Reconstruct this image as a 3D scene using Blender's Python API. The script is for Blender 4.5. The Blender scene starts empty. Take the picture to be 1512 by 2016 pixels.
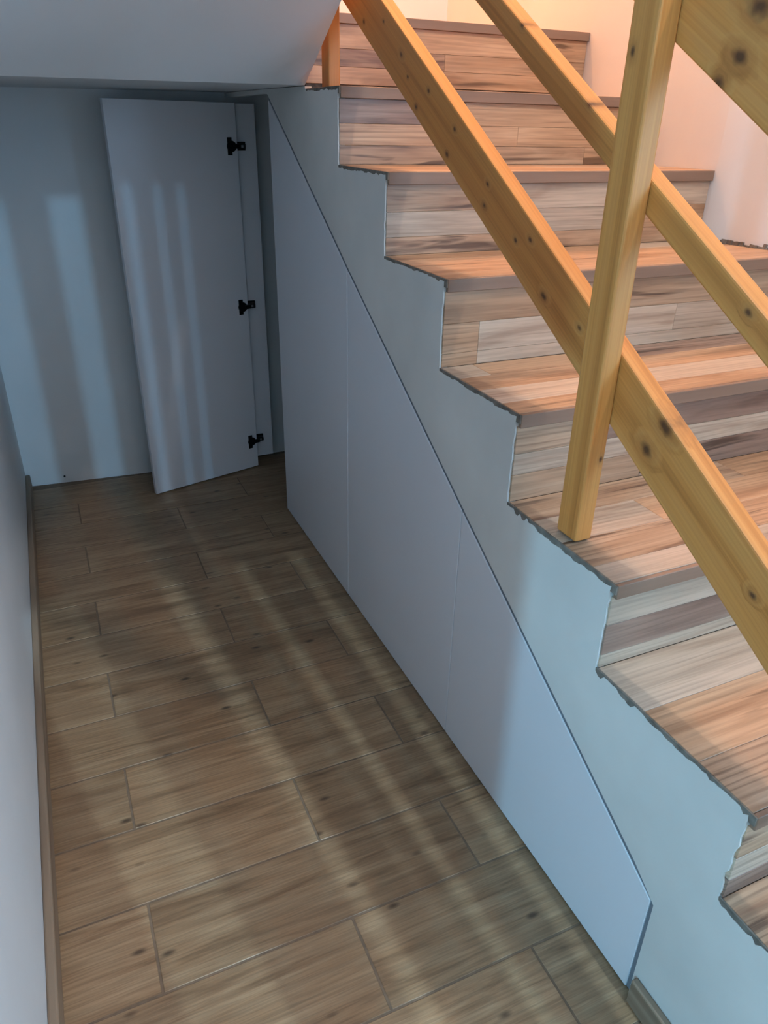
import bpy, bmesh, math, random
from mathutils import Vector, Matrix
from mathutils.geometry import tessellate_polygon
random.seed(7)
scene = bpy.context.scene
col = scene.collection

# ------------------------------------------------------------------ camera
cam_d = bpy.data.cameras.new('camera')
cam = bpy.data.objects.new('camera', cam_d); col.objects.link(cam)
cam_d.sensor_fit = 'VERTICAL'; cam_d.sensor_height = 36.0
cam_d.lens = 25.907
cam_d.clip_start = 0.02
RX = Vector((0.91292154, -0.40770979, 0.01862763))
UP = Vector((0.17486682, 0.43197604, 0.88477019))
FW = Vector((0.36877616, 0.80446841, -0.46565515))
cam.matrix_world = Matrix(((RX.x, UP.x, -FW.x, -0.69828), (RX.y, UP.y, -FW.y, 0.0),
                           (RX.z, UP.z, -FW.z, 1.3), (0, 0, 0, 1)))
scene.camera = cam

# ------------------------------------------------------------------ world, lights, exposure
w = bpy.data.worlds.new('world'); scene.world = w; w.use_nodes = True
w.node_tree.nodes['Background'].inputs[0].default_value = (0.45, 0.62, 0.80, 1)
w.node_tree.nodes['Background'].inputs[1].default_value = 0.35
scene.view_settings.view_transform = 'Standard'
scene.view_settings.look = 'None'
scene.view_settings.gamma = 1.0
scene.view_settings.exposure = 0.18
scene.view_settings.use_curve_mapping = False

def light(name, kind, loc, power, color, size=0.1, size_y=None, aim=None):
    d = bpy.data.lights.new(name, kind)
    d.energy = power; d.color = color
    if kind == 'AREA':
        d.shape = 'RECTANGLE'; d.size = size; d.size_y = size_y or size
    else:
        d.shadow_soft_size = size
    o = bpy.data.objects.new(name, d); col.objects.link(o)
    o.location = loc
    if aim is not None:
        o.rotation_euler = (Vector(aim) - Vector(loc)).to_track_quat('-Z', 'Y').to_euler()
    return o

# warm bulb over the upper landing, neutral bulb over the foot of the stairs
light('landing_lamp_light', 'POINT', (0.20, 2.52, 3.05), 72, (1.0, 0.415, 0.145), 0.06)
light('stairwell_lamp_light', 'POINT', (0.62, 0.05, 3.35), 68, (1.0, 0.95, 0.90), 0.045)
# daylight: fill in an added window on the right, sources behind added slits, narrow side window on the left
light('added_window_fill', 'AREA', (1.04, -1.05, 1.55), 66, (0.31, 0.61, 0.95), 0.9, 1.2, (-0.9, -1.05, 1.55))  # unseen fill light, added to brighten the passage with cool light
light('slit_daylight', 'AREA', (0.30, -6.0, 3.2), 115, (0.26, 0.64, 1.0), 0.03, 0.03, (-0.3, 2.0, 0.3))  # small unseen source shining through the added slits
light('floor_streak_fill', 'AREA', (0.10, -3.0, 2.78), 110, (0.55, 0.82, 1.0), 0.008, 0.008, (-0.3, 1.2, 0.0))  # second unseen source, added only to strengthen the floor streaks
light('side_window_daylight', 'AREA', (-2.92, -1.08, 1.40), 43, (0.26, 0.68, 1.0), 0.10, 1.1, (0.0, 0.6, 0.4))

# ------------------------------------------------------------------ helpers
def tag(o, label=None, cat=None, group=None, kind=None):
    if label: o['label'] = label
    if cat: o['category'] = cat
    if group: o['group'] = group
    if kind: o['kind'] = kind
    return o

def empty(name, loc=(0, 0, 0)):
    o = bpy.data.objects.new(name, None); col.objects.link(o)
    o.location = loc; o.empty_display_size = 0.1
    return o

def world_loc(o):
    v = o.location.copy()
    return v + world_loc(o.parent) if o.parent else v

def link(name, me, mat, parent=None, loc=(0, 0, 0), rot=None):
    o = bpy.data.objects.new(name, me); col.objects.link(o)
    if mat is not None and not me.materials:
        me.materials.append(mat)
    l = Vector(loc)
    if parent is not None:
        o.parent = parent
        l = l - world_loc(parent)
    o.location = l
    if rot: o.rotation_euler = rot
    return o

def bm_mesh(bm, name):
    bmesh.ops.recalc_face_normals(bm, faces=bm.faces)
    me = bpy.data.meshes.new(name); bm.to_mesh(me); bm.free()
    return me

def bevel(bm, w, seg=2, edges=None):
    if w > 0:
        bmesh.ops.bevel(bm, geom=list(edges or bm.edges), offset=w, segments=seg, profile=0.5, affect='EDGES')

def box_bm(sx, sy, sz, bev=0.0, seg=1):
    bm = bmesh.new()
    bmesh.ops.create_cube(bm, size=1.0)
    bmesh.ops.scale(bm, vec=(sx, sy, sz), verts=bm.verts)
    bevel(bm, bev, seg)
    return bm

def box(name, lo, hi, mat, parent=None, bev=0.0, seg=1):
    lo = Vector(lo); hi = Vector(hi); c = (lo + hi) / 2; s = hi - lo
    return link(name, bm_mesh(box_bm(s.x, s.y, s.z, bev, seg), name), mat, parent, c)

def caps(bm, a, b, flat):
    n = len(a)
    if n <= 4:
        bm.faces.new(a); bm.faces.new(list(reversed(b)))
    else:
        for t in tessellate_polygon([flat]):
            bm.faces.new([a[i] for i in t]); bm.faces.new([b[i] for i in reversed(t)])
    for i in range(n):
        bm.faces.new((a[i], b[i], b[(i + 1) % n], a[(i + 1) % n]))

def prism_yz(name, pts, x0, x1, mat, parent=None, bev=0.0, seg=1, triangulate=True):
    """polygon in the y-z plane, extruded from x0 to x1; origin at its centre"""
    cy = sum(p[0] for p in pts) / len(pts); cz = sum(p[1] for p in pts) / len(pts); cx = (x0 + x1) / 2
    bm = bmesh.new()
    a = [bm.verts.new((x0 - cx, p[0] - cy, p[1] - cz)) for p in pts]
    b = [bm.verts.new((x1 - cx, p[0] - cy, p[1] - cz)) for p in pts]
    n = len(pts)
    caps(bm, a, b, [Vector((p[0], p[1], 0)) for p in pts])
    if bev: bevel(bm, bev, seg)
    return link(name, bm_mesh(bm, name), mat, parent, (cx, cy, cz))

def prism_xy(name, pts, z0, z1, mat, parent=None):
    bm = bmesh.new()
    a = [bm.verts.new((p[0], p[1], z0)) for p in pts]
    b = [bm.verts.new((p[0], p[1], z1)) for p in pts]
    n = len(pts)
    caps(bm, a, b, [Vector((p[0], p[1], 0)) for p in pts])
    return link(name, bm_mesh(bm, name), mat, parent)

# ------------------------------------------------------------------ materials
class NT:
    def __init__(self, name):
        self.m = bpy.data.materials.new(name); self.m.use_nodes = True
        self.t = self.m.node_tree; self.t.nodes.clear()
        self.out = self.n('ShaderNodeOutputMaterial')
        self.b = self.n('ShaderNodeBsdfPrincipled')
        self.l(self.b.outputs[0], self.out.inputs[0])
    def n(self, k, **kw):
        x = self.t.nodes.new(k)
        for a, v in kw.items(): setattr(x, a, v)
        return x
    def l(self, a, b): self.t.links.new(a, b)
    def mix(self, f, a, b, blend='MIX'):
        x = self.n('ShaderNodeMix', data_type='RGBA', blend_type=blend)
        for s, v in ((x.inputs[0], f), (x.inputs[6], a), (x.inputs[7], b)):
            if hasattr(v, 'links') or isinstance(v, bpy.types.NodeSocket): self.l(v, s)
            elif isinstance(v, (int, float)): s.default_value = v
            else: s.default_value = (*v, 1)
        return x.outputs[2]
    def ramp(self, v, stops, mode='LINEAR'):
        r = self.n('ShaderNodeValToRGB'); r.color_ramp.interpolation = mode
        e = r.color_ramp.elements
        while len(e) < len(stops): e.new(0.5)
        for el, (p, c) in zip(e, stops):
            el.position = p
            el.color = (*c, 1) if isinstance(c, tuple) else (c, c, c, 1)
        self.l(v, r.inputs[0]); return r.outputs[0]
    def mul(self, a, b):
        x = self.n('ShaderNodeMath', operation='MULTIPLY')
        for s, v in ((x.inputs[0], a), (x.inputs[1], b)):
            if isinstance(v, (int, float)): s.default_value = v
            else: self.l(v, s)
        return x.outputs[0]
    def coords(self, scale, rnd=31.0):
        tc = self.n('ShaderNodeTexCoord'); oi = self.n('ShaderNodeObjectInfo')
        mul = self.n('ShaderNodeMath', operation='MULTIPLY'); mul.inputs[1].default_value = rnd
        self.l(oi.outputs['Random'], mul.inputs[0])
        add = self.n('ShaderNodeVectorMath', operation='ADD')
        self.l(tc.outputs['Object'], add.inputs[0]); self.l(mul.outputs[0], add.inputs[1])
        self.rand = oi.outputs['Random']; self.obj = add.outputs[0]
        return self.scaled(scale)
    def scaled(self, scale):
        mp = self.n('ShaderNodeVectorMath', operation='MULTIPLY')
        mp.inputs[1].default_value = scale; self.l(self.obj, mp.inputs[0])
        return mp.outputs[0]
    def noise(self, vec, scale=1.0, detail=4, dist=0.0, rough=0.5):
        x = self.n('ShaderNodeTexNoise'); x.inputs['Scale'].default_value = scale
        x.inputs['Detail'].default_value = detail; x.inputs['Distortion'].default_value = dist
        x.inputs['Roughness'].default_value = rough
        self.l(vec, x.inputs['Vector']); return x.outputs[0]
    def bump(self, h, strength=0.2, dist=0.002):
        x = self.n('ShaderNodeBump'); x.inputs['Strength'].default_value = strength
        x.inputs['Distance'].default_value = dist
        self.l(h, x.inputs['Height']); self.l(x.outputs[0], self.b.inputs['Normal'])

def axis_scale(axis, along, across):
    return tuple(along if i == axis else across for i in range(3))

def laminate(name, light_c, mid_c, dark_c, streak=0.5, axis=0):
    t = NT(name)
    v = t.coords(axis_scale(axis, 1.6, 15.0))
    a = t.noise(v, 1.0, 4, 1.2, 0.55)
    c = t.ramp(a, [(0.32, dark_c), (0.45, mid_c), (0.62, light_c)])
    # fine wavy grain lines that follow the broad figure
    wv = t.n('ShaderNodeTexWave', wave_type='BANDS', bands_direction='Z', wave_profile='SIN')
    wv.inputs['Scale'].default_value = 1.0; wv.inputs['Distortion'].default_value = 15.0
    wv.inputs['Detail'].default_value = 3.0; wv.inputs['Detail Scale'].default_value = 0.55
    gz = t.n('ShaderNodeVectorMath', operation='DOT_PRODUCT'); gz.inputs[1].default_value = (0, 1, 1)
    t.l(t.obj, gz.inputs[0])
    sx = t.n('ShaderNodeSeparateXYZ'); t.l(t.obj, sx.inputs[0])
    cb = t.n('ShaderNodeCombineXYZ')
    t.l(t.mul(sx.outputs[0], 1.7), cb.inputs[0]); t.l(t.mul(gz.outputs['Value'], 26.0), cb.inputs[2])
    t.l(cb.outputs[0], wv.inputs['Vector'])
    lines = t.ramp(wv.outputs['Color'], [(0.02, 1.0), (0.30, 0.0)])
    pres = t.ramp(t.noise(t.scaled(axis_scale(axis, 2.1, 9.0)), 1.0, 2, 0.4), [(0.44, 0.0), (0.60, 1.0)])
    dk2 = tuple(x * 0.62 for x in dark_c)
    c = t.mix(t.mul(t.mul(lines, pres), 0.22 + 0.28 * streak), c, dk2)
    # dark heart-wood streaks
    s = t.noise(t.scaled(axis_scale(axis, 1.5, 24.0)), 1.0, 3, 1.6, 0.5)
    sm = t.ramp(s, [(0.70 - 0.13 * streak, 0.0), (0.76 - 0.10 * streak, 1.0)])
    dk = tuple(x * 0.48 for x in dark_c)
    c = t.mix(t.mul(sm, 0.9), c, dk)
    f = t.noise(t.scaled(axis_scale(axis, 7.0, 190.0)), 1.0, 3, 0.2)
    c = t.mix(0.22, c, t.ramp(f, [(0.35, 0.25), (0.6, 0.75)]), 'OVERLAY')
    br = t.ramp(t.rand, [(0.0, 0.42), (1.0, 0.58)])
    c = t.mix(0.7, c, br, 'OVERLAY')
    t.l(c, t.b.inputs['Base Color'])
    t.b.inputs['Roughness'].default_value = 0.42
    t.bump(f, 0.10, 0.0006)
    return t.m

LAM = {
    'mid':   laminate('laminate_beech', (0.51, 0.325, 0.198), (0.43, 0.255, 0.145), (0.28, 0.152, 0.082), 0.55),
    'pale':  laminate('laminate_pale', (0.51, 0.40, 0.305), (0.45, 0.345, 0.255), (0.34, 0.235, 0.165), 0.30),
    'streak': laminate('laminate_streaked', (0.47, 0.32, 0.21), (0.38, 0.235, 0.143), (0.21, 0.112, 0.068), 1.0),
    'brown': laminate('laminate_brown', (0.36, 0.245, 0.185), (0.27, 0.17, 0.125), (0.16, 0.092, 0.066), 0.9),
}

def edge_material():
    t = NT('laminate_edge')
    f = t.noise(t.coords((3.0, 60.0, 60.0)), 1.0, 3)
    t.l(t.ramp(f, [(0.3, (0.22, 0.135, 0.09)), (0.7, (0.28, 0.175, 0.12))]), t.b.inputs['Base Color'])
    t.b.inputs['Roughness'].default_value = 0.5
    return t.m
M_EDGE = edge_material()

def pine(name, axis, knots=()):
    """pine with grain along `axis`; knots = [(u, v, radius, face axis)] in object coordinates"""
    t = NT(name)
    v = t.coords(axis_scale(axis, 0.55, 26.0), 17.0)
    tc = [n for n in t.t.nodes if n.bl_idname == 'ShaderNodeTexCoord'][0].outputs['Object']
    # grain bends around the knots: total knot influence is added to the noise coordinate
    wob = t.noise(t.scaled((70, 70, 70)), 1.0, 2)
    core = halo = None
    for p, r, face in knots:
        sub = t.n('ShaderNodeVectorMath', operation='SUBTRACT'); sub.inputs[1].default_value = p
        t.l(tc, sub.inputs[0])
        sc = [1 / r, 1 / r, 1 / r]; sc[axis] = 0.62 / r; sc[face] = 0.12 / r
        ml = t.n('ShaderNodeVectorMath', operation='MULTIPLY'); ml.inputs[1].default_value = sc
        t.l(sub.outputs[0], ml.inputs[0])
        ln = t.n('ShaderNodeVectorMath', operation='LENGTH'); t.l(ml.outputs[0], ln.inputs[0])
        ad = t.n('ShaderNodeMath', operation='ADD'); t.l(ln.outputs['Value'], ad.inputs[0]); t.l(t.mul(wob, 0.9), ad.inputs[1])
        d = t.mul(ad.outputs[0], 0.2)
        c1 = t.ramp(d, [(0.14, 1.0), (0.30, 0.0)]); h1 = t.ramp(d, [(0.20, 1.0), (0.62, 0.0)])
        if core is None: core, halo = c1, h1
        else:
            for nm, w_ in (('c', c1), ('h', h1)):
                mx = t.n('ShaderNodeMath', operation='MAXIMUM')
                t.l(core if nm == 'c' else halo, mx.inputs[0]); t.l(w_, mx.inputs[1])
                if nm == 'c': core = mx.outputs[0]
                else: halo = mx.outputs[0]
    if halo is not None:
        add = t.n('ShaderNodeVectorMath', operation='ADD'); t.l(v, add.inputs[0])
        t.l(t.mul(halo, 0.5), add.inputs[1]); v = add.outputs[0]
    a = t.noise(v, 1.0, 4, 1.1, 0.5)
    c = t.ramp(a, [(0.28, (0.45, 0.156, 0.030)), (0.45, (0.60, 0.230, 0.052)), (0.65, (0.65, 0.278, 0.074))])
    f = t.noise(t.scaled(axis_scale(axis, 3.0, 300.0)), 1.0, 2, 0.1)
    c = t.mix(0.22, c, t.ramp(f, [(0.35, 0.3), (0.65, 0.7)]), 'OVERLAY')
    if halo is not None:
        c = t.mix(t.mul(halo, 0.5), c, (0.30, 0.105, 0.026))
        c = t.mix(t.mul(core, 0.92), c, (0.085, 0.028, 0.009))
    t.l(c, t.b.inputs['Base Color'])
    t.b.inputs['Roughness'].default_value = 0.48
    t.bump(f, 0.15, 0.0006)
    return t.m

def tile_material():
    t = NT('oak_look_tile')
    v = t.coords((2.0, 19.0, 19.0), 43.0)
    a = t.noise(v, 1.0, 5, 1.6, 0.6)
    c = t.ramp(a, [(0.28, (0.155, 0.088, 0.044)), (0.46, (0.272, 0.166, 0.089)), (0.68, (0.35, 0.235, 0.136))])
    f = t.noise(t.scaled((10.0, 260.0, 260.0)), 1.0, 3, 0.3)
    c = t.mix(0.30, c, t.ramp(f, [(0.35, 0.2), (0.62, 0.74)]), 'OVERLAY')
    b = t.noise(t.scaled((3.0, 7.0, 7.0)), 1.0, 2)
    c = t.mix(t.ramp(b, [(0.5, 0.0), (0.75, 0.55)]), c, (0.21, 0.125, 0.07))
    vo = t.n('ShaderNodeTexVoronoi'); vo.inputs['Scale'].default_value = 1.0
    t.l(t.scaled((7.0, 16.0, 0.0)), vo.inputs['Vector'])
    c = t.mix(t.ramp(vo.outputs['Distance'], [(0.04, 0.85), (0.12, 0.0)]), c, (0.06, 0.035, 0.02))
    br = t.ramp(t.rand, [(0.0, 0.40), (1.0, 0.60)])
    c = t.mix(0.6, c, br, 'OVERLAY')
    t.l(c, t.b.inputs['Base Color'])
    t.l(t.ramp(f, [(0.3, 0.50), (0.7, 0.36)]), t.b.inputs['Roughness'])
    t.bump(f, 0.30, 0.0012)
    return t.m
M_TILE = tile_material()

def plain(name, c, rough=0.6, var=0.05, scale=9.0, bump=0.0, metallic=0.0, bscale=60.0):
    t = NT(name)
    v = t.coords((1, 1, 1), 5.0)
    a = t.noise(v, scale, 4)
    lo = tuple(x * (1 - var) for x in c); hi = tuple(min(1, x * (1 + var)) for x in c)
    t.l(t.ramp(a, [(0.3, lo), (0.7, hi)]), t.b.inputs['Base Color'])
    t.b.inputs['Roughness'].default_value = rough
    t.b.inputs['Metallic'].default_value = metallic
    if bump: t.bump(t.noise(v, bscale, 3), bump, 0.002)
    return t.m
M_WALL = plain('wall_paint', (0.70, 0.71, 0.71), 0.75, 0.03, 4.0, 0.12, 0.0, 45.0)
M_PLASTER = plain('skimmed_plaster', (0.66, 0.645, 0.61), 0.62, 0.10, 3.2, 0.22, 0.0, 22.0)
M_STAIRWALL = plain('stairwell_paint', (0.74, 0.70, 0.67), 0.8, 0.03, 5.0, 0.1, 0.0, 45.0)
M_PANEL = plain('white_melamine', (0.70, 0.70, 0.73), 0.38, 0.01, 3.0)
M_GROUT = plain('grout', (0.18, 0.122, 0.08), 0.85, 0.15, 60.0, 0.2)
M_CONC = plain('raw_render', (0.17, 0.145, 0.12), 0.9, 0.35, 60.0, 0.5, 0.0, 120.0)
M_DARK = plain('cabinet_inside', (0.30, 0.31, 0.34), 0.7, 0.03)
M_HINGE = plain('black_hinge_steel', (0.016, 0.016, 0.018), 0.35, 0.2, 40, 0.0, 0.6)
M_GAP_SHADE = plain('gap_shade', (0.165, 0.18, 0.205), 0.7, 0.1, 30)  # dark colour standing in for shade in the door gaps
M_STEEL = plain('hinge_screw_steel', (0.45, 0.46, 0.48), 0.3, 0.1, 40, 0.0, 0.9)
M_SKIRT = None

def skirt_material():
    t = NT('oak_look_skirting')
    v = t.coords((20.0, 1.6, 40.0), 13.0)
    a = t.noise(v, 1.0, 5, 0.6)
    t.l(t.ramp(a, [(0.3, (0.17, 0.11, 0.07)), (0.6, (0.29, 0.21, 0.145))]), t.b.inputs['Base Color'])
    t.b.inputs['Roughness'].default_value = 0.5
    return t.m
M_SKIRT = skirt_material()

# ------------------------------------------------------------------ measured geometry
LEV = [1.377, 1.212, 1.043, 0.869, 0.700, 0.540, 0.373, 0.206]        # tread heights, top step first
NOSE = [1.818, 1.541, 1.260, 0.978, 0.689, 0.385, 0.092, -0.200]      # y of each nosing
RISER = [y + 0.009 for y in NOSE]                                     # y of each riser face
XR = 1.02
def wall_x(y):                                                        # plan line of the stairwell wall
    P = [(-1.95, 0.968), (1.05, 0.968), (1.18, 0.966), (1.28, 0.960), (1.36, 0.951), (1.42, 0.940), (1.48, 0.927), (1.54, 0.917), (1.64, 0.909), (2.09, 0.892), (2.99, 0.872)]
    for (a, u), (b, v) in zip(P, P[1:]):
        if y <= b: return u + (v - u) * (y - a) / (b - a)
    return 0.872
SOFFIT = 1.384
SLOPE_Y = 2.063; SLOPE = 0.58
XL = -0.892

# ------------------------------------------------------------------ floor of wood-look tiles
floor = box('floor', (-2.95, -1.95, -0.12), (1.05, 3.0, -0.0012), M_GROUT)
tag(floor, 'brown wood-look tiled floor of the narrow passage', 'floor', kind='structure')
TW, TP, G = 0.1775, 0.6155, 0.0044
tile_cache = {}
def floor_tile(x0, x1, y0, y1):
    sx, sy = round(x1 - x0 - G, 4), round(y1 - y0 - G, 4)
    if sx < 0.02 or sy < 0.02: return
    key = (sx, sy)
    if key not in tile_cache:
        bm = box_bm(sx, sy, 0.008)
        top = [e for e in bm.edges if all(v.co.z > 0 for v in e.verts)]
        bevel(bm, 0.0007, 1, top)
        tile_cache[key] = bm_mesh(bm, 'tile')
    link('tile', tile_cache[key], M_TILE, floor, ((x0 + x1) / 2, (y0 + y1) / 2, -0.004 + random.uniform(-0.0003, 0.0003)))
for k in range(-14, 14):
    y0 = 0.62 + TW * k; y1 = y0 + TW
    y0 = max(y0, -1.9); y1 = min(y1, 2.955)
    if y1 - y0 < 0.03: continue
    off = -0.380 if k % 2 == 0 else -0.106
    xmin = XL + 0.003 if y0 > 0.3 else -2.88
    xmax = 0.50 if y0 > 2.2 else 0.03
    x = off + TP * math.floor((xmin - off) / TP)
    while x < xmax:
        a, b = max(x, xmin), min(x + TP, xmax)
        if b - a > 0.03: floor_tile(a, b, y0, y1)
        x += TP

# ------------------------------------------------------------------ room shell
wall_left = box('wall_left', (XL - 0.10, 0.30, -0.05), (XL, 3.05, 4.0), M_WALL)
tag(wall_left, 'white painted wall along the left of the passage', 'wall', kind='structure')
wb = prism_xy('wall_back', [(-1.0, 2.984), (-0.43, 2.938), (0.0, 2.950), (1.1, 2.950), (1.1, 3.10), (-1.0, 3.10)], -0.05, 4.0, M_WALL)
tag(wb, 'white end wall behind the open cabinet door', 'wall', kind='structure')
ws = prism_xy('wall_stairwell', [(0.872, 2.99), (0.892, 2.09), (0.909, 1.64), (0.917, 1.54), (0.927, 1.48), (0.940, 1.42), (0.951, 1.36), (0.960, 1.28), (0.966, 1.18), (0.968, 1.05), (0.968, -0.45), (1.12, -0.45), (1.12, 2.99)], -0.05, 4.0, M_STAIRWALL)
tag(ws, 'pinkish white wall at the far side of the stairs', 'wall', kind='structure')

# ceiling: flat underside of the landing, then the smooth underside of the upper flight
def quad_solid(name, quads, mat, parent=None):
    bm = bmesh.new()
    for q in quads:
        bm.faces.new([bm.verts.new(p) for p in q])
    bmesh.ops.remove_doubles(bm, verts=bm.verts, dist=1e-5)
    return link(name, bm_mesh(bm, name), mat, parent)
def hexa(name, bottom, top, mat, parent=None):
    b, t = bottom, top
    return quad_solid(name, [b, t] + [(b[i], b[(i + 1) % 4], t[(i + 1) % 4], t[i]) for i in range(4)], mat, parent)
zl, zr = SOFFIT - 0.007, SOFFIT
land = hexa('ceiling', [(XL, SLOPE_Y, zl), (0.0, SLOPE_Y, zr), (0.0, 2.96, zr + 0.004), (XL, 2.99, zl + 0.004)],
            [(XL, SLOPE_Y, 1.53), (0.0, SLOPE_Y, 1.53), (0.0, 2.96, 1.53), (XL, 2.99, 1.53)], M_WALL)
tag(land, 'low flat white soffit under the stair landing', 'ceiling', kind='structure')
def zs(y): return SLOPE * (SLOPE_Y - y)
slope = hexa('ceiling_slope', [(XL, SLOPE_Y, zl), (0.0, SLOPE_Y, zr), (0.0, -0.5, zr + zs(-0.5)), (XL, -0.5, zl + zs(-0.5))],
             [(XL, SLOPE_Y, zl + 0.19), (0.0, SLOPE_Y, zr + 0.19), (0.0, -0.5, zr + zs(-0.5) + 0.19), (XL, -0.5, zl + zs(-0.5) + 0.19)], M_WALL)
tag(slope, 'smooth white sloping underside of the upper stair flight', 'ceiling', kind='structure')

# the rest of the hall (behind and left of the camera)
hall = [('ceiling_upper', (XL - 0.1, -1.95, 4.0), (1.12, 3.1, 4.1), 'white ceiling high above the stairwell', 'ceiling'),
        ('ceiling_hall', (-2.95, -1.95, 2.6), (XL - 0.1, 0.40, 2.7), 'white ceiling of the entrance hall', 'ceiling'),
        ('wall_upper', (XL - 0.10, -1.95, 2.6), (XL, 0.30, 4.0), 'white wall above the hall opening', 'wall'),
        ('wall_hall', (-2.95, 0.30, -0.05), (XL - 0.1, 0.40, 2.6), 'white wall closing the hall on the far side', 'wall')]
for nm, lo, hi, lab, cat in hall:
    tag(box(nm, lo, hi, M_WALL), lab, cat, kind='structure')
# hall side wall with its narrow window, foot wall with an added window, front wall with slits added to shape light streaks
def pierced(name, axis, const, thick, a0, a1, z0, z1, holes, lab):
    """wall with rectangular holes [(a,b,za,zb)], as one mesh of boxes"""
    xs = sorted({a0, a1, *[h[0] for h in holes], *[h[1] for h in holes]})
    zz = sorted({z0, z1, *[h[2] for h in holes], *[h[3] for h in holes]})
    bm = bmesh.new()
    for i in range(len(xs) - 1):
        for j in range(len(zz) - 1):
            cx, cz = (xs[i] + xs[i + 1]) / 2, (zz[j] + zz[j + 1]) / 2
            if any(h[0] < cx < h[1] and h[2] < cz < h[3] for h in holes): continue
            d = bmesh.ops.create_cube(bm, size=1.0)['verts']
            s = (thick, xs[i + 1] - xs[i], zz[j + 1] - zz[j]) if axis == 'x' else (xs[i + 1] - xs[i], thick, zz[j + 1] - zz[j])
            c = (const, cx, cz) if axis == 'x' else (cx, const, cz)
            bmesh.ops.scale(bm, vec=s, verts=d); bmesh.ops.translate(bm, vec=c, verts=d)
    return tag(link(name, bm_mesh(bm, name), M_WALL), lab, 'wall', kind='structure')
pierced('wall_hall_side', 'x', -2.95, 0.08, -1.95, 0.40, -0.05, 2.7, [(-1.18, -0.98, 0.8, 2.0)], 'white hall wall with a narrow window')
pierced('wall_stair_foot', 'x', 1.044, 0.152, -1.95, -0.45, -0.05, 4.0, [(-1.52, -0.58, 0.93, 2.17)], 'white wall with an added window opening for the fill light beside the foot of the stairs')
win = box('added_window_1', (1.00, -1.52, 0.93), (1.03, -1.47, 2.17), M_PANEL)  # frame added around the fill light's opening
tag(win, 'white frame of the added fill-light window beside the foot of the stairs', 'window', kind='structure')
for lo, hi in (((1.00, -0.63, 0.93), (1.03, -0.58, 2.17)), ((1.00, -1.47, 0.93), (1.03, -0.63, 0.98)), ((1.00, -1.47, 2.12), (1.03, -0.63, 2.17))):
    box('frame_bar', lo, hi, M_PANEL, win)
SLITS = [(-0.255, -0.175), (-0.122, -0.068), (-0.030, -0.010), (0.020, 0.033), (0.058, 0.070)]  # unseen openings, spaced to cast the streaks on wall, door and floor
pierced('wall_front', 'y', -1.99, 0.08, -2.95, 1.12, -0.05, 4.1, [(a, b, 0.15, 2.25) for a, b in SLITS], 'white front wall with added slits that shape the light streaks')

# ------------------------------------------------------------------ side wall of the stairs (stepped top, diagonal cut for the cabinet)
CAB = [(2.412, 1.362), (1.777, 0.975), (1.145, 0.604), (0.497, 0.233)]      # sloping top edge of the cabinet doors
def rough_line(p, q, step=0.018, amp=0.004, bias=0.0):
    """points from p to q, jittered across the line (excluding q)"""
    d = Vector((q[0] - p[0], q[1] - p[1])); L = d.length
    n = max(2, int(L / step)); nrm = Vector((-d.y, d.x)).normalized()
    out = []; run = 0.0
    for i in range(n):
        if random.random() < 0.35: run = random.uniform(-amp, amp * 0.5)
        j = bias + run + random.uniform(-amp, amp) * 0.25
        if i == 0: j = bias
        out.append((p[0] + d.x * i / n + nrm.x * j, p[1] + d.y * i / n + nrm.y * j))
    return out
pts = [(-1.90, -0.04), (-1.90, 0.0)]
prof = [(-1.90, 0.0)]
for k in range(len(LEV) - 1, -1, -1):
    zb = LEV[k + 1] if k + 1 < len(LEV) else 0.0
    prof.append((RISER[k] + 0.003, zb)); prof.append((RISER[k] + 0.003, LEV[k]))
prof.append((2.063, SOFFIT - 0.006))
for i in range(len(prof) - 1):
    p, q = prof[i], prof[i + 1]
    horizontal = abs(q[1] - p[1]) < 0.03
    if i == 0: pts.append(p); continue
    low = p[0] < 0.75
    if horizontal: pts += rough_line((p[0], p[1] - 0.006), (q[0], q[1] - 0.006), 0.007, 0.0060 if low else 0.0032)
    else: pts += rough_line((p[0], p[1] - 0.006), (q[0], q[1] - 0.006), 0.008, 0.0045 if p[0] < 0.5 else 0.0015)
pts += [(2.063, SOFFIT - 0.002), (2.46, SOFFIT + 0.001), (2.94, SOFFIT + 0.002), (2.94, 1.372), (2.440, 1.3735)]
off = (0.0110 * -0.506, 0.0110 * 0.862)
diag = [(p[0] + off[0], p[1] + off[1]) for p in CAB]
for i in range(3):
    pts += rough_line(diag[i], diag[i + 1], 0.05, 0.0012)
pts += [(0.487, 0.232), (0.4862, 0.08), (0.4855, -0.04)]
wall_right = prism_yz('wall_right', pts, 0.0, 0.018, M_PLASTER)
tag(wall_right, 'grey-white plastered stepped side wall of the staircase', 'wall', kind='structure')

# ------------------------------------------------------------------ skirting boards
bl = box('baseboard_left', (XL, 0.30, 0.0), (XL + 0.017, 2.955, 0.058), M_SKIRT, bev=0.004, seg=2)
tag(bl, 'brown wood-look skirting along the left wall', 'skirting', kind='structure')
br = box('baseboard_right', (-0.013, -1.85, 0.0), (0.0, 0.478, 0.060), M_SKIRT, bev=0.003, seg=2)
tag(br, 'brown wood-look skirting starting beside the cabinet end', 'skirting', kind='structure')

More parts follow.
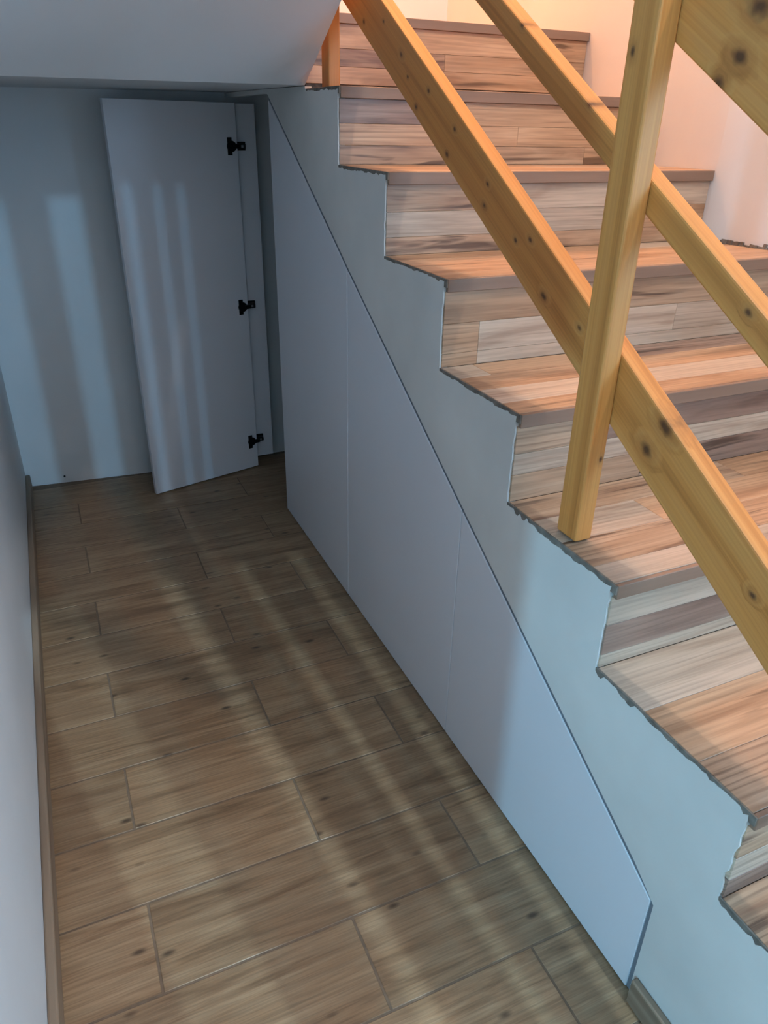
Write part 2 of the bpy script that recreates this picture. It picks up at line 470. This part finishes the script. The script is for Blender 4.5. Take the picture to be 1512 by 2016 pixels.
# ------------------------------------------------------------------ staircase
stairs = empty('staircase', (0.45, 0.8, 0.0))
tag(stairs, 'straight staircase clad in striped pinkish brown laminate', 'staircase')
core = [(-0.17, 0.0)]
for k in range(len(LEV) - 1, -1, -1):
    zb = LEV[k + 1] if k + 1 < len(LEV) else 0.0
    core.append((RISER[k] + 0.012, zb - 0.010)); core.append((RISER[k] + 0.012, LEV[k] - 0.010))
core += [(2.10 + 0.012, LEV[0] - 0.010), (2.112, 1.535), (2.93, 1.535), (2.93, 1.40), (2.05, 1.372)]
core += [(CAB[0][0] - 0.38, 1.18), (-0.02, 0.0)]
core[0] = (RISER[-1] + 0.012, -0.01)
prism_yz('stair_core', core, 0.019, 0.868, M_CONC, stairs)

strip_cache = {}
def strip(parent, x0, x1, lo, hi, mat, name='strip', bev=0.0005):
    """one laminate strip; lo/hi = (y,z) corners"""
    if x1 > 0.99: x1 = wall_x((lo[0] + hi[0]) / 2) - 0.001
    s = (round(x1 - x0, 4), round(hi[0] - lo[0], 4), round(hi[1] - lo[1], 4))
    key = (s, mat.name)
    if key not in strip_cache:
        strip_cache[key] = bm_mesh(box_bm(*s, bev=bev), name)
    return link(name, strip_cache[key], mat, parent, ((x0 + x1) / 2, (lo[0] + hi[0]) / 2, (lo[1] + hi[1]) / 2))

X0 = 0.0035
NOSE_H = 0.025
# per riser (top strip first): fraction of height, [(x end, tone), ...]
RS = {
    -1: [(0.40, [(0.78, 'mid'), (XR, 'mid')]), (0.30, [(0.42, 'streak'), (XR, 'mid')]), (0.30, [(XR, 'mid')])],
    0: [(0.37, [(0.34, 'brown'), (XR, 'mid')]), (0.33, [(0.50, 'mid'), (XR, 'mid')]), (0.30, [(0.72, 'streak'), (XR, 'mid')])],
    1: [(0.38, [(0.30, 'streak'), (XR, 'pale')]), (0.36, [(0.62, 'pale'), (XR, 'mid')]), (0.26, [(XR, 'streak')])],
    2: [(0.42, [(0.46, 'mid'), (XR, 'streak')]), (0.40, [(0.085, 'mid'), (0.60, 'pale'), (XR, 'pale')]), (0.18, [(0.085, 'mid'), (XR, 'pale')])],
    3: [(0.36, [(0.20, 'streak'), (XR, 'brown')]), (0.28, [(XR, 'pale')]), (0.36, [(0.30, 'streak'), (XR, 'brown')])],
    4: [(0.40, [(0.24, 'pale'), (XR, 'pale')]), (0.42, [(0.45, 'brown'), (XR, 'streak')]), (0.18, [(XR, 'pale')])],
    5: [(0.45, [(0.30, 'streak'), (XR, 'pale')]), (0.30, [(XR, 'pale')]), (0.25, [(XR, 'brown')])],
    6: [(0.4, [(XR, 'mid')]), (0.35, [(XR, 'pale')]), (0.25, [(XR, 'streak')])],
    7: [(0.4, [(XR, 'mid')]), (0.35, [(XR, 'pale')]), (0.25, [(XR, 'streak')])],
}
# per tread (back strip first)
TS = {
    0: [(0.5, [(XR, 'mid')]), (0.5, [(XR, 'mid')])],
    1: [(0.28, [(XR, 'mid')]), (0.28, [(0.5, 'mid'), (XR, 'pale')]), (0.24, [(XR, 'mid')]), (0.20, [(XR, 'mid')])],
    2: [(0.24, [(0.6, 'mid'), (XR, 'pale')]), (0.28, [(XR, 'mid')]), (0.28, [(0.3, 'mid'), (XR, 'mid')]), (0.20, [(XR, 'mid')])],
    3: [(0.26, [(0.075, 'pale'), (0.42, 'mid'), (XR, 'brown')]), (0.26, [(0.31, 'mid'), (XR, 'mid')]), (0.26, [(XR, 'pale')]), (0.22, [(XR, 'mid')])],
    4: [(0.26, [(0.5, 'streak'), (XR, 'mid')]), (0.27, [(0.22, 'pale'), (XR, 'mid')]), (0.27, [(0.36, 'streak'), (XR, 'mid')]), (0.20, [(XR, 'pale')])],
    5: [(0.34, [(0.40, 'pale'), (XR, 'pale')]), (0.34, [(XR, 'mid')]), (0.32, [(0.5, 'streak'), (XR, 'mid')])],
    6: [(0.26, [(XR, 'streak')]), (0.26, [(XR, 'pale')]), (0.26, [(XR, 'brown')]), (0.22, [(XR, 'pale')])],
    7: [(0.26, [(XR, 'mid')]), (0.26, [(XR, 'pale')]), (0.26, [(XR, 'streak')]), (0.22, [(XR, 'pale')])],
}
def build_riser(key, yf, z0, z1, xs):
    r = empty('riser', (0.5, yf, z0)); r.parent = stairs; r.location = Vector((0.5, yf, z0)) - stairs.location
    z = z1
    for frac, pieces in RS[key]:
        zb = z - frac * (z1 - z0); x = xs
        for xe, tone in pieces:
            strip(r, x, xe - 0.0004, (yf, zb + 0.0003), (yf + 0.012, z - 0.0003), LAM[tone]); x = xe
        z = zb
def build_tread(key, y0, y1, z, xs):
    """y0 nosing, y1 back"""
    t = empty('tread', (0.5, y0, z)); t.parent = stairs; t.location = Vector((0.5, y0, z)) - stairs.location
    y = y1
    for frac, pieces in TS[key]:
        yb = y - frac * (y1 - y0); x = xs
        for xe, tone in pieces:
            strip(t, x, xe - 0.0004, (max(yb + 0.0003, y0 + 0.0088), z - 0.009), (y - 0.0003, z), LAM[tone]); x = xe
        y = yb
    strip(t, 0.0006, 0.0033, (y0 + 0.001, z - 0.016), (y1 + 0.004, z - 0.0006), M_CONC, 'mortar', 0.0002)
    strip(t, xs, XR, (y0, z - NOSE_H), (y0 + 0.0085, z - 0.0008), M_EDGE, 'nosing', 0.001)
for k in range(len(LEV)):
    back = RISER[k - 1] if k else 2.10
    build_tread(k, NOSE[k], back, LEV[k], X0 if k else X0)
    zb = LEV[k + 1] if k + 1 < len(LEV) else 0.001
    build_riser(k, RISER[k], zb, LEV[k] - NOSE_H, X0)
# top riser below the landing, running on behind the upper post
build_riser(-1, 2.100, LEV[0] + 0.014, 1.526, -0.30)
t = empty('tread', (0.5, 2.09, 1.548)); t.parent = stairs; t.location = Vector((0.5, 2.09, 1.548)) - stairs.location
strip(t, -0.30, XR, (2.091, 1.526), (2.112, 1.548), M_EDGE, 'nosing', 0.001)
for i in range(6):
    strip(t, 0.0 if i else -0.30, XR, (2.1125 + 0.14 * i, 1.536), (2.1125 + 0.14 * i + 0.1395, 1.548), LAM[('mid', 'pale')[i % 2]])

# ragged mortar where the tread meets the stairwell wall
def ragged_mortar(level, ya, yb):
    bm = bmesh.new(); y = ya
    while y < yb:
        d = random.uniform(0.006, 0.02); h = random.uniform(0.003, 0.012)
        v = bmesh.ops.create_cube(bm, size=1.0)['verts']
        bmesh.ops.scale(bm, vec=(0.012, d, h), verts=v)
        for q in v:
            if q.co.z > 0: q.co.z += random.uniform(-0.003, 0.002); q.co.x += random.uniform(0, 0.004)
        bmesh.ops.translate(bm, vec=(wall_x(y) - 0.001, y, level + h / 2), verts=v)
        y += d * 0.9
    o = link('mortar', bm_mesh(bm, 'mortar'), M_CONC, stairs, (0, 0, 0))
for k in (2, 3, 4):
    ragged_mortar(LEV[k], NOSE[k] + 0.01, RISER[k - 1] - (0.03 if k > 2 else 0.05))

# ------------------------------------------------------------------ railing
railing = empty('stair_railing', (0.034, 0.84, LEV[4]))
tag(railing, 'pine stair railing with a square post and three sloping boards', 'railing')
def post(lo, hi, knots=()):
    c = [(a + b) / 2 for a, b in zip(lo, hi)]
    kn = [((p[0] - c[0], p[1] - c[1], p[2] - c[2]), r, face) for p, r, face in knots]
    box('post', lo, hi, pine('pine_post', 2, kn), railing, bev=0.003, seg=2)
post((0.018, 0.816, LEV[4] + 0.004), (0.050, 0.866, 2.05), [((0.018, 0.853, 1.385), 0.0045, 0), ((0.043, 0.816, 0.847), 0.0035, 1)])
post((0.018, 1.935, LEV[0]), (0.048, 1.985, 2.75))
RA = math.atan(0.587)
def rail(c_bot, c_top, ya, yb, knots):
    """board on the stair side of the posts; c = height at y=0.8; knots at (y, z, size) on its outer face"""
    cb, ct = (c_bot + c_top) / 2, (c_top - c_bot) * math.cos(RA)
    L = (yb - ya) / math.cos(RA); ym = (ya + yb) / 2; zm = cb + 0.587 * (ym - 0.8)
    kn = []
    for y, z, k in knots:
        dy, dz = y - ym, z - zm
        kn.append(((-0.015, dy * math.cos(RA) + dz * math.sin(RA), -dy * math.sin(RA) + dz * math.cos(RA)), 0.0042 * k, 0))
    bm = box_bm(0.030, L, ct, 0.003, 2)
    link('rail', bm_mesh(bm, 'rail'), pine('pine_rail', 1, kn), railing, (0.0655, ym, zm), (RA, 0, 0))
rail(0.891, 1.001, -0.45, 2.06, [(1.794, 1.499, 1), (1.688, 1.491, 0.8), (1.596, 1.426, 1.4), (1.563, 1.386, 0.8), (1.468, 1.359, 1), (1.52, 1.332, 1.1), (1.355, 1.294, 1), (1.379, 1.251, 1.1), (1.224, 1.21, 1), (1.229, 1.174, 1.2), (1.119, 1.129, 1), (1.076, 1.135, 1), (1.021, 1.054, 1.5), (0.921, 1.026, 1), (0.736, 0.894, 2.4), (0.709, 0.937, 2.6), (0.513, 0.783, 1.3)])
rail(1.188, 1.232, -0.45, 2.06, [(1.158, 1.44, 1), (0.968, 1.331, 1.1), (0.621, 1.112, 1.2)])
rail(1.382, 1.495, -0.45, 2.06, [(0.714, 1.373, 2.2), (0.737, 1.349, 1.8), (0.700, 1.418, 3.2)])

# ------------------------------------------------------------------ cabinet under the stairs
cab = empty('understairs_cabinet', (0.0, 1.6, 0.0))
tag(cab, 'white flush cabinet under the stairs with a sloping top edge', 'cabinet')
TH = 0.018; FX = 0.0008
yy = [2.405, 1.777, 1.145, 0.4955]
for i in range(3):
    g = 0.0011
    ya, yb = yy[i] - (g if i else 0), yy[i + 1] + (g if i < 2 else 0)
    (pa, za), (pb, zb) = CAB[i], CAB[i + 1]
    f = lambda y: za + (zb - za) * (y - pa) / (pb - pa)
    d = prism_yz('door', [(ya, 0.004), (ya, f(ya)), (yb, f(yb)), (yb, 0.004)], FX, FX + TH, M_PANEL, cab, 0.0013, 1, False)
    # dark strip along the sloping edge, painting in the shade of the gap
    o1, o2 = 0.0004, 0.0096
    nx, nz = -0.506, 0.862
    prism_yz('gap_shade_strip', [(ya + nx * o1, f(ya) + nz * o1), (yb + nx * o1, f(yb) + nz * o1), (yb + nx * o2, f(yb) + nz * o2), (ya + nx * o2, f(ya) + nz * o2)],
             0.0028, 0.014, M_GAP_SHADE, d)
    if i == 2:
        prism_yz('gap_shade_strip', [(yb - 0.0004, 0.004), (yb - 0.0004, f(yb)), (yb - 0.0070, f(yb) + 0.002), (yb - 0.0078, 0.004)], 0.0035, 0.014, M_GAP_SHADE, d)  # shade of the end gap, as a dark strip
    if i == 2: d['label'] = 'low pointed cabinet door at the foot of the stairs'
# batten that carries the hinges, inner shell
box('hinge_batten', (0.012, 2.862, 0.034), (0.083, 2.880, 1.354), M_PANEL, cab, 0.0008)
box('back_panel', (0.60, 1.9, 0.0), (0.618, 2.93, 1.36), M_DARK, cab)
# open door, its inner face to the camera
hx, hy = 0.006, 2.828; fx, fy = -0.435, 2.706
dv = Vector((fx - hx, fy - hy, 0)); Ld = dv.length; ang = math.atan2(dv.y, dv.x)
nrm = Vector((dv.y, -dv.x, 0)).normalized()
if nrm.y < 0: nrm = -nrm                                       # away from the camera
c = Vector((hx, hy, 0)) + dv / 2 + nrm * (TH / 2)
bm = box_bm(Ld, TH, 1.350, 0.0009)
od = link('door', bm_mesh(bm, 'open_door'), M_PANEL, cab, (c.x, c.y, 0.005 + 0.675), (0, 0, ang + math.pi))
od['label'] = 'open rectangular cabinet door swung into the passage'
# local frame of the open door: +x towards the hinge edge, -y towards the camera
def hinge(z):
    """concealed hinge: cup plate with round flange, arm, plate on the batten"""
    bm = bmesh.new()
    def cube(c, s, bev=0.001):
        v = bmesh.ops.create_cube(bm, size=1.0)['verts']
        bmesh.ops.scale(bm, vec=s, verts=v); bmesh.ops.translate(bm, vec=c, verts=v)
    yf = -TH / 2
    ex = Ld / 2
    cube((ex - 0.031, yf - 0.0015, 0), (0.017, 0.003, 0.056))        # mounting flange
    v = bmesh.ops.create_cone(bm, cap_ends=True, segments=20, radius1=0.0185, radius2=0.0175, depth=0.005)['verts']
    bmesh.ops.rotate(bm, cent=(0, 0, 0), matrix=Matrix.Rotation(math.pi / 2, 3, 'X'), verts=v)
    bmesh.ops.translate(bm, vec=(ex - 0.0235, yf - 0.002, 0), verts=v)
    cube((ex - 0.004, yf - 0.006, 0), (0.026, 0.009, 0.014))         # arm knuckle
    me = bm_mesh(bm, 'hinge')
    h = link('hinge', me, M_HINGE, od); h.location = (0, 0, z - 0.680)
    h['label'] = 'black concealed hinge'
    return h
def hinge_plate(z):
    bm = box_bm(0.026, 0.030, 0.016, 0.0015)
    link('hinge_plate', bm_mesh(bm, 'hinge_plate'), M_HINGE, cab, (0.024, 2.8465, z))
    box('hinge_plate', (0.012, 2.856, z - 0.014), (0.042, 2.8615, z + 0.014), M_HINGE, cab, 0.001)
    box('hinge_screw', (0.020, 2.8305, z - 0.004), (0.028, 2.8325, z + 0.004), M_STEEL, cab)
for z in (1.222, 0.672, 0.120):
    hinge(z); hinge_plate(z)

# small screw hole in the end wall near the floor
bm = bmesh.new()
bmesh.ops.create_cone(bm, cap_ends=True, segments=12, radius1=0.004, radius2=0.004, depth=0.003)
h = link('screw_hole', bm_mesh(bm, 'screw_hole'), M_HINGE, wb, (-0.753, 2.9635, 0.026), (math.pi / 2, 0, 0))
